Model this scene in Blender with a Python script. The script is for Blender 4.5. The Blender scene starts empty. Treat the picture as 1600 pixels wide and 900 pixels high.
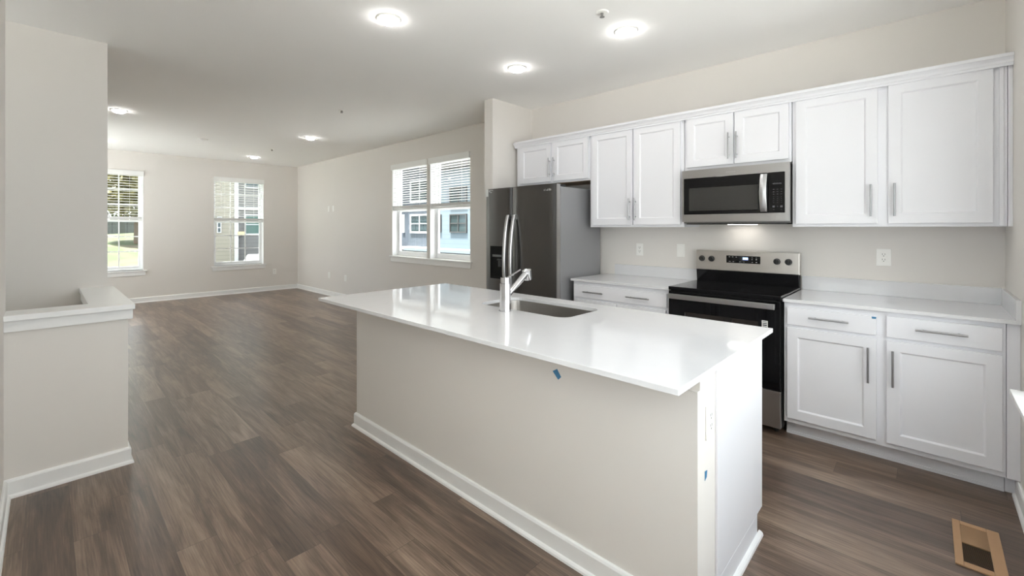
import bpy, bmesh, math, random
from mathutils import Vector, Matrix

random.seed(7)
S = bpy.context.scene
COL = S.collection

# ------------------------------------------------------------------ camera
cam = bpy.data.cameras.new('camera')
cam.sensor_width = 36.0
cam.lens = 688.277 / 1600 * 36.0
cam.shift_x = (800 - 789.617) / 1600
cam.shift_y = (356.595 - 450) / 1600
cam.clip_start = 0.02
cam_o = bpy.data.objects.new('camera', cam)
COL.objects.link(cam_o)
cam_o.location = (-0.342, -4.011, 1.379)
cam_o.rotation_euler = (math.pi / 2, 0, math.radians(43.7464))
S.camera = cam_o

# ------------------------------------------------------------------ light / exposure
SKY = 3.4
SUN = 25.0
LAMP = 38.0
PORTAL = True
S.view_settings.view_transform = 'Standard'
S.view_settings.look = 'None'
S.view_settings.gamma = 1.0
S.view_settings.exposure = 0.62
S.view_settings.use_curve_mapping = False
S.cycles.use_denoising = True
S.cycles.max_bounces = 14
S.cycles.diffuse_bounces = 8
S.cycles.glossy_bounces = 4
S.cycles.transparent_max_bounces = 16
S.cycles.sample_clamp_indirect = 6.0
S.cycles.caustics_reflective = False
S.cycles.caustics_refractive = False

world = bpy.data.worlds.new('sky')
S.world = world
world.use_nodes = True
wt = world.node_tree
wt.nodes.clear()
wo = wt.nodes.new('ShaderNodeOutputWorld')
wb = wt.nodes.new('ShaderNodeBackground')
wtc = wt.nodes.new('ShaderNodeTexCoord')
wn = wt.nodes.new('ShaderNodeTexNoise')
wn.inputs['Scale'].default_value = 2.2
wn.inputs['Detail'].default_value = 4
wr = wt.nodes.new('ShaderNodeValToRGB')
wr.color_ramp.elements[0].position = 0.38
wr.color_ramp.elements[0].color = (0.70, 0.79, 0.92, 1)
wr.color_ramp.elements[1].position = 0.6
wr.color_ramp.elements[1].color = (1.0, 0.975, 0.94, 1)
wt.links.new(wtc.outputs['Generated'], wn.inputs['Vector'])
wt.links.new(wn.outputs['Fac'], wr.inputs['Fac'])
wt.links.new(wr.outputs['Color'], wb.inputs['Color'])
# added sky glow toward +x, not the sun's side, to feed the right windows
GLOW = 3.6
wg = wt.nodes.new('ShaderNodeVectorMath')
wg.operation = 'DOT_PRODUCT'
wg.inputs[1].default_value = Vector((0.90, -0.25, 0.36)).normalized()
wt.links.new(wtc.outputs['Generated'], wg.inputs[0])
wm = wt.nodes.new('ShaderNodeMapRange')
wm.interpolation_type = 'SMOOTHSTEP'
wm.inputs['From Min'].default_value = 0.1
wm.inputs['From Max'].default_value = 1.0
wm.inputs['To Min'].default_value = SKY
wm.inputs['To Max'].default_value = GLOW
wt.links.new(wg.outputs['Value'], wm.inputs['Value'])
wt.links.new(wm.outputs['Result'], wb.inputs['Strength'])
wt.links.new(wb.outputs['Background'], wo.inputs['Surface'])

sun = bpy.data.lights.new('sun', 'SUN')
sun.energy = SUN
sun.angle = math.radians(4)
sun.color = (1.0, 0.975, 0.95)
sun_o = bpy.data.objects.new('sun', sun)
COL.objects.link(sun_o)
sun_o.location = (6, -12, 14)
sun_o.rotation_euler = Vector((-0.06, -0.24, 1.0)).to_track_quat('Z', 'Y').to_euler()


def portal(loc, sx, sy, rot):
    l = bpy.data.lights.new('window_portal', 'AREA')
    l.shape = 'RECTANGLE'
    l.size = sx
    l.size_y = sy
    l.cycles.is_portal = True
    o = bpy.data.objects.new('window_portal', l)
    COL.objects.link(o)
    o.location = loc
    o.rotation_euler = rot


# ------------------------------------------------------------------ materials
def srgb(r, g, b):
    def f(c):
        c /= 255.0
        return c / 12.92 if c <= 0.04045 else ((c + 0.055) / 1.055) ** 2.4
    return (f(r), f(g), f(b), 1)


def pmat(name, col, rough=0.5, metal=0.0, var=0.03, scale=40.0, bump=0.0, spec=0.5, stretch=(1, 1, 1), coat=0.0, aniso=0.0):
    m = bpy.data.materials.new(name)
    m.use_nodes = True
    t = m.node_tree
    b = t.nodes['Principled BSDF']
    tc = t.nodes.new('ShaderNodeTexCoord')
    mp = t.nodes.new('ShaderNodeMapping')
    mp.inputs['Scale'].default_value = stretch
    n = t.nodes.new('ShaderNodeTexNoise')
    n.inputs['Scale'].default_value = scale
    n.inputs['Detail'].default_value = 3
    mx = t.nodes.new('ShaderNodeMix')
    mx.data_type = 'RGBA'
    mx.inputs[6].default_value = tuple(c * (1 - var) for c in col[:3]) + (1,)
    mx.inputs[7].default_value = tuple(min(1, c * (1 + var)) for c in col[:3]) + (1,)
    t.links.new(tc.outputs['Object'], mp.inputs['Vector'])
    t.links.new(mp.outputs['Vector'], n.inputs['Vector'])
    t.links.new(n.outputs['Fac'], mx.inputs[0])
    t.links.new(mx.outputs[2], b.inputs['Base Color'])
    b.inputs['Roughness'].default_value = rough
    b.inputs['Metallic'].default_value = metal
    b.inputs['Specular IOR Level'].default_value = spec
    if coat:
        b.inputs['Coat Weight'].default_value = coat
        b.inputs['Coat Roughness'].default_value = 0.05
    if aniso:
        b.inputs['Anisotropic'].default_value = aniso
        b.inputs['Anisotropic Rotation'].default_value = 0.25
        tg = t.nodes.new('ShaderNodeTangent')
        tg.direction_type = 'RADIAL'
        tg.axis = 'Z'
        t.links.new(tg.outputs[0], b.inputs['Tangent'])
    if bump:
        bp = t.nodes.new('ShaderNodeBump')
        bp.inputs['Strength'].default_value = bump
        bp.inputs['Distance'].default_value = 0.002
        t.links.new(n.outputs['Fac'], bp.inputs['Height'])
        t.links.new(bp.outputs['Normal'], b.inputs['Normal'])
    return m


def emat(name, col, strength):
    m = bpy.data.materials.new(name)
    m.use_nodes = True
    b = m.node_tree.nodes['Principled BSDF']
    b.inputs['Base Color'].default_value = (0.8, 0.8, 0.8, 1)
    b.inputs['Emission Color'].default_value = col
    b.inputs['Emission Strength'].default_value = strength
    return m


def glass_mat(name):
    m = bpy.data.materials.new(name)
    m.use_nodes = True
    t = m.node_tree
    t.nodes.clear()
    o = t.nodes.new('ShaderNodeOutputMaterial')
    mx = t.nodes.new('ShaderNodeMixShader')
    tr = t.nodes.new('ShaderNodeBsdfTransparent')
    tr.inputs['Color'].default_value = (0.95, 0.97, 0.96, 1)
    gl = t.nodes.new('ShaderNodeBsdfGlossy')
    gl.inputs['Roughness'].default_value = 0.01
    fr = t.nodes.new('ShaderNodeFresnel')
    fr.inputs['IOR'].default_value = 1.3
    ge = t.nodes.new('ShaderNodeNewGeometry')
    mm = t.nodes.new('ShaderNodeMath')
    mm.operation = 'MULTIPLY'
    iv = t.nodes.new('ShaderNodeMath')
    iv.operation = 'SUBTRACT'
    iv.inputs[0].default_value = 1.0
    t.links.new(ge.outputs['Backfacing'], iv.inputs[1])
    t.links.new(iv.outputs[0], mm.inputs[0])
    t.links.new(fr.outputs[0], mm.inputs[1])
    t.links.new(mm.outputs[0], mx.inputs[0])
    t.links.new(tr.outputs[0], mx.inputs[1])
    t.links.new(gl.outputs[0], mx.inputs[2])
    t.links.new(mx.outputs[0], o.inputs['Surface'])
    return m


def floor_mat():
    m = bpy.data.materials.new('vinyl_plank')
    m.use_nodes = True
    t = m.node_tree
    N = t.nodes
    L = t.links
    b = N['Principled BSDF']

    def M(op, a, c=None, d=None):
        n = N.new('ShaderNodeMath')
        n.operation = op
        for i, v in enumerate((a, c, d)):
            if v is None:
                continue
            if isinstance(v, (int, float)):
                n.inputs[i].default_value = v
            else:
                L.new(v, n.inputs[i])
        return n.outputs[0]
    tc = N.new('ShaderNodeTexCoord')
    sp = N.new('ShaderNodeSeparateXYZ')
    L.new(tc.outputs['Object'], sp.inputs[0])
    X, Y = sp.outputs[0], sp.outputs[1]
    W, PL = 0.15, 1.22
    yv = M('DIVIDE', M('ADD', Y, 19.975), W)
    row = M('FLOOR', yv)
    wn1 = N.new('ShaderNodeTexWhiteNoise')
    wn1.noise_dimensions = '1D'
    L.new(row, wn1.inputs['W'])
    xv = M('ADD', M('DIVIDE', M('ADD', X, 40), PL), wn1.outputs['Value'])
    pid = M('FLOOR', xv)
    cb = N.new('ShaderNodeCombineXYZ')
    L.new(pid, cb.inputs[0])
    L.new(row, cb.inputs[1])
    wn2 = N.new('ShaderNodeTexWhiteNoise')
    wn2.noise_dimensions = '2D'
    L.new(cb.outputs[0], wn2.inputs['Vector'])
    rnd = wn2.outputs['Value']
    # grain coordinates, shifted per plank
    g = N.new('ShaderNodeCombineXYZ')
    L.new(M('ADD', M('MULTIPLY', X, 1.0), M('MULTIPLY', rnd, 37.0)), g.inputs[0])
    L.new(M('MULTIPLY', Y, 9.0), g.inputs[1])
    L.new(M('MULTIPLY', rnd, 11.0), g.inputs[2])
    n1 = N.new('ShaderNodeTexNoise')
    n1.inputs['Scale'].default_value = 1.6
    n1.inputs['Detail'].default_value = 6
    n1.inputs['Roughness'].default_value = 0.6
    n1.inputs['Distortion'].default_value = 0.8
    L.new(g.outputs[0], n1.inputs['Vector'])
    g2 = N.new('ShaderNodeCombineXYZ')
    L.new(M('ADD', M('MULTIPLY', X, 2.0), M('MULTIPLY', rnd, 17.0)), g2.inputs[0])
    L.new(M('MULTIPLY', Y, 75.0), g2.inputs[1])
    n2 = N.new('ShaderNodeTexNoise')
    n2.inputs['Scale'].default_value = 2.0
    n2.inputs['Detail'].default_value = 5
    n2.inputs['Roughness'].default_value = 0.65
    L.new(g2.outputs[0], n2.inputs['Vector'])
    ramp = N.new('ShaderNodeValToRGB')
    e = ramp.color_ramp.elements
    e[0].position = 0.2
    e[0].color = srgb(53, 42, 35)
    e[1].position = 0.78
    e[1].color = srgb(152, 131, 113)
    x1 = e.new(0.48)
    x1.color = srgb(101, 83, 70)
    mixv = M('ADD', M('MULTIPLY', n1.outputs['Fac'], 0.80), M('MULTIPLY', n2.outputs['Fac'], 0.62))
    mixv = M('ADD', mixv, M('MULTIPLY', rnd, 0.24))
    mixv = M('SUBTRACT', mixv, 0.32)
    L.new(mixv, ramp.inputs['Fac'])
    # grooves
    fy = M('FRACT', yv)
    fx = M('FRACT', xv)
    ey = M('MINIMUM', fy, M('SUBTRACT', 1.0, fy))
    ex = M('MINIMUM', fx, M('SUBTRACT', 1.0, fx))
    gy = M('LESS_THAN', ey, 0.0075)
    gx = M('LESS_THAN', ex, 0.0012)
    gr = M('MAXIMUM', gy, gx)
    mx = N.new('ShaderNodeMix')
    mx.data_type = 'RGBA'
    L.new(M('MULTIPLY', gr, 0.55), mx.inputs[0])
    L.new(ramp.outputs['Color'], mx.inputs[6])
    mx.inputs[7].default_value = srgb(48, 38, 33)
    L.new(mx.outputs[2], b.inputs['Base Color'])
    L.new(M('ADD', M('MULTIPLY', n2.outputs['Fac'], 0.10), 0.25), b.inputs['Roughness'])
    b.inputs['Specular IOR Level'].default_value = 0.7
    bp = N.new('ShaderNodeBump')
    bp.inputs['Strength'].default_value = 0.25
    bp.inputs['Distance'].default_value = 0.0015
    L.new(M('SUBTRACT', n2.outputs['Fac'], M('MULTIPLY', gr, 1.2)), bp.inputs['Height'])
    L.new(bp.outputs['Normal'], b.inputs['Normal'])
    return m


def band_mat(name, c1, c2, period, axis='Z', width=0.12, rough=0.7):
    """siding / blinds style: thin lines of c2 every period along an axis"""
    m = bpy.data.materials.new(name)
    m.use_nodes = True
    t = m.node_tree
    N, L = t.nodes, t.links
    b = N['Principled BSDF']
    tc = N.new('ShaderNodeTexCoord')
    sp = N.new('ShaderNodeSeparateXYZ')
    L.new(tc.outputs['Object'], sp.inputs[0])
    d = N.new('ShaderNodeMath')
    d.operation = 'DIVIDE'
    L.new(sp.outputs['XYZ'.index(axis)], d.inputs[0])
    d.inputs[1].default_value = period
    f = N.new('ShaderNodeMath')
    f.operation = 'FRACT'
    L.new(d.outputs[0], f.inputs[0])
    l = N.new('ShaderNodeMath')
    l.operation = 'LESS_THAN'
    L.new(f.outputs[0], l.inputs[0])
    l.inputs[1].default_value = width
    mx = N.new('ShaderNodeMix')
    mx.data_type = 'RGBA'
    L.new(l.outputs[0], mx.inputs[0])
    mx.inputs[6].default_value = c1
    mx.inputs[7].default_value = c2
    L.new(mx.outputs[2], b.inputs['Base Color'])
    b.inputs['Roughness'].default_value = rough
    return m


def blotch_mat(name, cols, scale, rough=0.9):
    m = bpy.data.materials.new(name)
    m.use_nodes = True
    t = m.node_tree
    b = t.nodes['Principled BSDF']
    tc = t.nodes.new('ShaderNodeTexCoord')
    n = t.nodes.new('ShaderNodeTexNoise')
    n.inputs['Scale'].default_value = scale
    n.inputs['Detail'].default_value = 6
    r = t.nodes.new('ShaderNodeValToRGB')
    e = r.color_ramp.elements
    e[0].position = 0.3
    e[0].color = cols[0]
    e[1].position = 0.7
    e[1].color = cols[-1]
    for i, c in enumerate(cols[1:-1]):
        x = e.new(0.3 + 0.4 * (i + 1) / (len(cols) - 1))
        x.color = c
    t.links.new(tc.outputs['Object'], n.inputs['Vector'])
    t.links.new(n.outputs['Fac'], r.inputs['Fac'])
    t.links.new(r.outputs['Color'], b.inputs['Base Color'])
    b.inputs['Roughness'].default_value = rough
    return m


WALL = pmat('wall_paint', srgb(226, 222, 217), 0.7, var=0.01, scale=3, spec=0.3)
CEIL = pmat('ceiling_paint', srgb(246, 245, 243), 0.85, var=0.008, scale=3, spec=0.2)
TRIM = pmat('trim_paint', srgb(240, 240, 239), 0.35, var=0.008, scale=8)
CAB = pmat('cabinet_white', srgb(232, 232, 236), 0.38, var=0.008, scale=6)
QUARTZ = pmat('white_quartz', srgb(222, 222, 224), 0.07, var=0.02, scale=14, spec=0.55)
STEEL = pmat('stainless_steel', (0.43, 0.42, 0.41, 1), 0.3, 1.0, var=0.05, scale=60, stretch=(0.5, 0.5, 30), aniso=0.6)
STEELD = pmat('dark_stainless_steel', (0.15, 0.145, 0.14, 1), 0.3, 1.0, var=0.05, scale=60, stretch=(30, 30, 0.5), aniso=0.6)
STEELS = pmat('grey_fridge_side', srgb(150, 150, 152), 0.45, 0.3, var=0.03, scale=90)
SINKM = pmat('sink_steel', (0.30, 0.285, 0.27, 1), 0.32, 1.0, var=0.06, scale=50, stretch=(1, 20, 1))
CHROME = pmat('chrome', (0.66, 0.66, 0.68, 1), 0.12, 1.0, var=0.01)
NICKEL = pmat('brushed_nickel', (0.42, 0.42, 0.43, 1), 0.3, 1.0, var=0.04, scale=100)
HANDLE = pmat('satin_handle', (0.56, 0.56, 0.57, 1), 0.32, 1.0, var=0.03, scale=80)
BLACK = pmat('black_enamel', (0.006, 0.006, 0.007, 1), 0.12, var=0.1, scale=30)
BGLASS = pmat('black_glass', (0.004, 0.004, 0.0045, 1), 0.05, var=0.1, scale=20, spec=0.3)
BPLAST = pmat('black_plastic', (0.012, 0.012, 0.012, 1), 0.4, var=0.1, scale=60)
MWGLASS = pmat('microwave_window', (0.035, 0.034, 0.032, 1), 0.06, var=0.15, scale=300)
OVGLASS = pmat('oven_window', (0.018, 0.014, 0.012, 1), 0.05, var=0.3, scale=12)
MARK = pmat('printed_grey', srgb(190, 190, 190), 0.5, var=0.02)
RING = pmat('burner_print', srgb(92, 92, 95), 0.2, var=0.05)
PLATE = pmat('plate_white', srgb(243, 242, 238), 0.35, var=0.01)
SLOT = pmat('socket_slot', srgb(60, 58, 55), 0.6, var=0.05)
TAPE = pmat('blue_tape', srgb(70, 128, 168), 0.7, var=0.08, scale=60)
TAN = pmat('tan_metal', srgb(176, 140, 104), 0.45, var=0.03, scale=40)
TANIN = pmat('tan_shutter', srgb(150, 118, 84), 0.5, var=0.03, scale=40)
PAPER = pmat('white_label', srgb(225, 225, 222), 0.7, var=0.02)
BLIND = pmat('blind_white', srgb(240, 240, 238), 0.5, var=0.01)
VINYL = pmat('window_vinyl', srgb(243, 244, 245), 0.35, var=0.01)
GLASS = glass_mat('window_glass')
FLOOR = floor_mat()
LED = emat('led_diffuser', (1.0, 0.98, 0.96, 1), LAMP)
DISP = emat('blue_display', (0.25, 0.4, 1.0, 1), 1.2)
BULB = emat('hood_lamp', (1.0, 0.95, 0.88, 1), 5.0)
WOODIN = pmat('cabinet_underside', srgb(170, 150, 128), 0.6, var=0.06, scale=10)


# ------------------------------------------------------------------ mesh helpers
class MB:
    def __init__(self):
        self.bm = bmesh.new()

    def box(self, x0, x1, y0, y1, z0, z1, rot=None):
        if x0 > x1: x0, x1 = x1, x0
        if y0 > y1: y0, y1 = y1, y0
        if z0 > z1: z0, z1 = z1, z0
        M = Matrix.Translation(((x0 + x1) / 2, (y0 + y1) / 2, (z0 + z1) / 2))
        if rot is not None:
            M = M @ rot
        M = M @ Matrix.Diagonal((x1 - x0, y1 - y0, z1 - z0, 1))
        bmesh.ops.create_cube(self.bm, size=1.0, matrix=M)
        return self

    def cyl(self, p0, p1, r, r2=None, n=20, caps=True):
        p0, p1 = Vector(p0), Vector(p1)
        d = p1 - p0
        M = Matrix.Translation((p0 + p1) / 2) @ d.to_track_quat('Z', 'Y').to_matrix().to_4x4()
        bmesh.ops.create_cone(self.bm, cap_ends=caps, segments=n, radius1=r, radius2=r if r2 is None else r2, depth=d.length, matrix=M)
        return self

    def poly(self, pts, d):
        """prism: closed outline pts extruded by vector d"""
        d = Vector(d)
        a = [self.bm.verts.new(Vector(p)) for p in pts]
        b = [self.bm.verts.new(Vector(p) + d) for p in pts]
        n = len(pts)
        self.bm.faces.new(a)
        self.bm.faces.new(list(reversed(b)))
        for i in range(n):
            j = (i + 1) % n
            self.bm.faces.new((a[j], a[i], b[i], b[j]))
        return self

    def sweep(self, path, prof):
        """prof: list of (offset vec) per path point -> rings; open tube with caps"""
        rings = []
        for p, pr in zip(path, prof):
            rings.append([self.bm.verts.new(Vector(p) + Vector(q)) for q in pr])
        k = len(rings[0])
        for a, b in zip(rings, rings[1:]):
            for i in range(k):
                j = (i + 1) % k
                self.bm.faces.new((a[i], a[j], b[j], b[i]))
        self.bm.faces.new(list(reversed(rings[0])))
        self.bm.faces.new(rings[-1])
        return self

    def build(self, name, mat, parent=None, origin=None, bevel=0.0, smooth=False, seg=2):
        bm = self.bm
        bmesh.ops.recalc_face_normals(bm, faces=bm.faces)
        if parent is not None:
            o = Vector(parent['_o'])
        elif origin is not None:
            o = Vector(origin)
        else:
            xs = [v.co for v in bm.verts]
            o = Vector(((min(v.x for v in xs) + max(v.x for v in xs)) / 2, (min(v.y for v in xs) + max(v.y for v in xs)) / 2, min(v.z for v in xs)))
        if parent is None and mat in (FLOOR,):
            o = Vector((0, 0, 0))
        bmesh.ops.translate(bm, verts=bm.verts, vec=-o)
        me = bpy.data.meshes.new(name)
        bm.to_mesh(me)
        bm.free()
        me.materials.append(mat)
        if smooth:
            for p in me.polygons:
                p.use_smooth = True
            try:
                me.set_sharp_from_angle(angle=math.radians(40))
            except Exception:
                pass
        ob = bpy.data.objects.new(name, me)
        COL.objects.link(ob)
        if parent is not None:
            ob.parent = parent
            ob['_o'] = tuple(o)
        else:
            ob.location = o
            ob['_o'] = tuple(o)
        if bevel:
            md = ob.modifiers.new('bevel', 'BEVEL')
            md.width = bevel
            md.segments = seg
            md.limit_method = 'ANGLE'
            md.angle_limit = math.radians(40)
        return ob


def tag(o, label, cat, group=None, kind=None):
    o['label'] = label
    o['category'] = cat
    if group: o['group'] = group
    if kind: o['kind'] = kind
    return o


def thing(name, label, cat, loc, group=None):
    o = bpy.data.objects.new(name, None)
    COL.objects.link(o)
    o.location = loc
    o['_o'] = tuple(loc)
    return tag(o, label, cat, group)


def struct(name, mb, mat, bevel=0.0, parent=None, **k):
    o = mb.build(name, mat, parent, bevel=bevel, **k)
    o['kind'] = 'structure'
    return o


# ------------------------------------------------------------------ room shell
H = 2.787
FX = -10.854          # far wall plane
LY = 0.021            # living room side wall plane
T = 0.16

fl = MB()
fl.box(-11.02, 0.16, -3.74, 0.18, -0.12, 0.0)
fl.box(-3.80, 0.16, -4.32, -3.74, -0.12, 0.0)
fl.box(-11.02, -4.90, -4.79, -3.74, -0.12, 0.0)
struct('floor', fl, FLOOR)
struct('ceiling', MB().box(-11.02, 0.16, -5.65, 0.18, H, H + 0.25), CEIL)


def wall_holes(along, plane, thick, a0, a1, z0, z1, holes):
    """wall panel from boxes around rectangular holes; along='x' or 'y'"""
    mb = MB()

    def b(u0, u1, w0, w1):
        if u1 - u0 < 1e-5 or w1 - w0 < 1e-5: return
        if along == 'x':
            mb.box(u0, u1, plane, plane + thick, w0, w1)
        else:
            mb.box(plane, plane + thick, u0, u1, w0, w1)
    cur = a0
    for (h0, h1, hz0, hz1) in sorted(holes):
        b(cur, h0, z0, z1)
        b(h0, h1, z0, hz0)
        b(h0, h1, hz1, z1)
        cur = h1
    b(cur, a1, z0, z1)
    return mb


WT = 2.43
W1 = (-3.69, -2.75, 0.60, WT)
W2 = (-1.632, -0.696, 0.60, WT)
W3 = (-6.829, -5.858, 0.92, WT)
W4 = (-5.780, -4.865, 0.92, WT)
W5 = (-2.00, -1.02, 0.645, WT)
W6 = (-3.06, -2.08, 0.645, WT)
W10 = (-1.60, -0.66, 1.05, WT)
W14 = (-4.66, -4.06, 1.60, WT)
W8 = (-10.40, -9.44, 0.35, WT)
W9 = (-9.34, -8.38, 0.35, WT)
W7 = (-4.08, -3.12, 0.645, WT)
struct('wall_far', wall_holes('y', FX, -T, -4.78, 0.18, -0.1, H, [W1, W2]), WALL)
struct('wall_living', wall_holes('x', LY, T, FX - T, -3.865, -0.1, H, [W3, W4]), WALL)
struct('wall_kitchen', MB().box(-3.737, 0.16, 0.0, 0.18, -0.1, H), WALL)
struct('wall_right', wall_holes('y', 0.0, T, -4.32, 0.0, -0.1, H, [W5, W6, W7]), WALL)
struct('wall_wing', MB().box(-3.865, -3.737, -0.664, LY, 0.0, H), WALL)
struct('wall_near', wall_holes('x', -4.157, -0.133, -3.76, 0.0, -0.1, H, [W10]), WALL)
struct('wall_stairwell', MB().box(-4.977, -4.857, -5.5, -3.682, -1.4, H), WALL)
struct('wall_stair_side', MB().box(-3.88, -3.76, -5.5, -4.157, -1.4, H), WALL)
struct('wall_stair_end', wall_holes('x', -5.5, -0.12, -4.977, -3.76, -1.4, H, [W14]), WALL)
struct('wall_left', wall_holes('x', -4.62, -T, FX, -4.977, -0.1, H, [W8, W9]), WALL)
struct('floor_stair_landing', MB().box(-4.857, -3.88, -5.5, -3.84, -1.4, -1.3), FLOOR)
pony = MB()
pony.box(-3.86, -3.736, -4.157, -3.674, -1.3, 0.90)
pony.box(-4.857, -3.86, -3.81, -3.674, -1.3, 0.90)
struct('wall_stair_guard', pony, WALL)
cap = MB()
capz0, capz1 = 0.907, 0.937
cap.poly([(-3.886, -4.157, capz0), (-3.683, -4.157, capz0), (-3.683, -3.647, capz0), (-4.857, -3.647, capz0), (-4.857, -3.838, capz0), (-3.886, -3.838, capz0)], (0, 0, capz1 - capz0))
struct('trim_1', cap, TRIM, bevel=0.003)
ap = MB()
ap.box(-3.736, -3.716, -4.157, -3.654, 0.848, 0.907)
ap.box(-4.857, -3.736, -3.674, -3.654, 0.848, 0.907)
ap.box(-3.88, -3.86, -4.157, -3.81, 0.85, 0.907)
ap.box(-4.857, -3.88, -3.83, -3.81, 0.85, 0.907)
struct('trim_2', ap, TRIM, bevel=0.002)


def baseboard(name, pts, n_sign=1, mat=TRIM, parent=None, h=0.095, shoe=True):
    """pts: polyline of wall-face points (x,y); board stands on the left side (n_sign=1) of the travel direction, mitred."""
    P = [Vector((p[0], p[1], 0)) for p in pts]
    prof = [(0, 0), (0.026, 0), (0.0245, 0.010), (0.020, 0.016), (0.014, 0.019), (0.014, h - 0.012), (0.010, h - 0.003), (0.006, h), (0, h)]
    if not shoe:
        prof = [(0, 0), (0.014, 0), (0.014, h - 0.012), (0.010, h - 0.003), (0.006, h), (0, h)]
    dirs = [(P[i + 1] - P[i]).normalized() for i in range(len(P) - 1)]
    nor = [Vector((-d.y, d.x, 0)) * n_sign for d in dirs]
    offs = []
    for i in range(len(P)):
        if i == 0: offs.append(nor[0])
        elif i == len(P) - 1: offs.append(nor[-1])
        else:
            a, b = nor[i - 1], nor[i]
            offs.append((a + b) / max(0.2, (1 + a.dot(b))))
    mb = MB()
    mb.sweep(P, [[offs[i] * q[0] + Vector((0, 0, q[1])) for q in prof] for i in range(len(P))])
    if parent is not None:
        return mb.build(name, mat, parent)
    return struct(name, mb, mat)


baseboard('baseboard_far', [(FX, -4.62), (FX, LY)], -1)
baseboard('baseboard_living', [(FX, LY), (-3.865, LY)], -1)
baseboard('baseboard_right', [(0, -0.56), (0, -4.157)], -1)
baseboard('baseboard_near', [(-3.72, -4.157), (0, -4.157)], 1)
baseboard('baseboard_stair', [(-3.736, -4.157), (-3.736, -3.674), (-4.857, -3.674)], -1)
baseboard('baseboard_wing', [(-3.865, -0.0), (-3.865, -0.664), (-3.737, -0.664)], -1)


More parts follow.
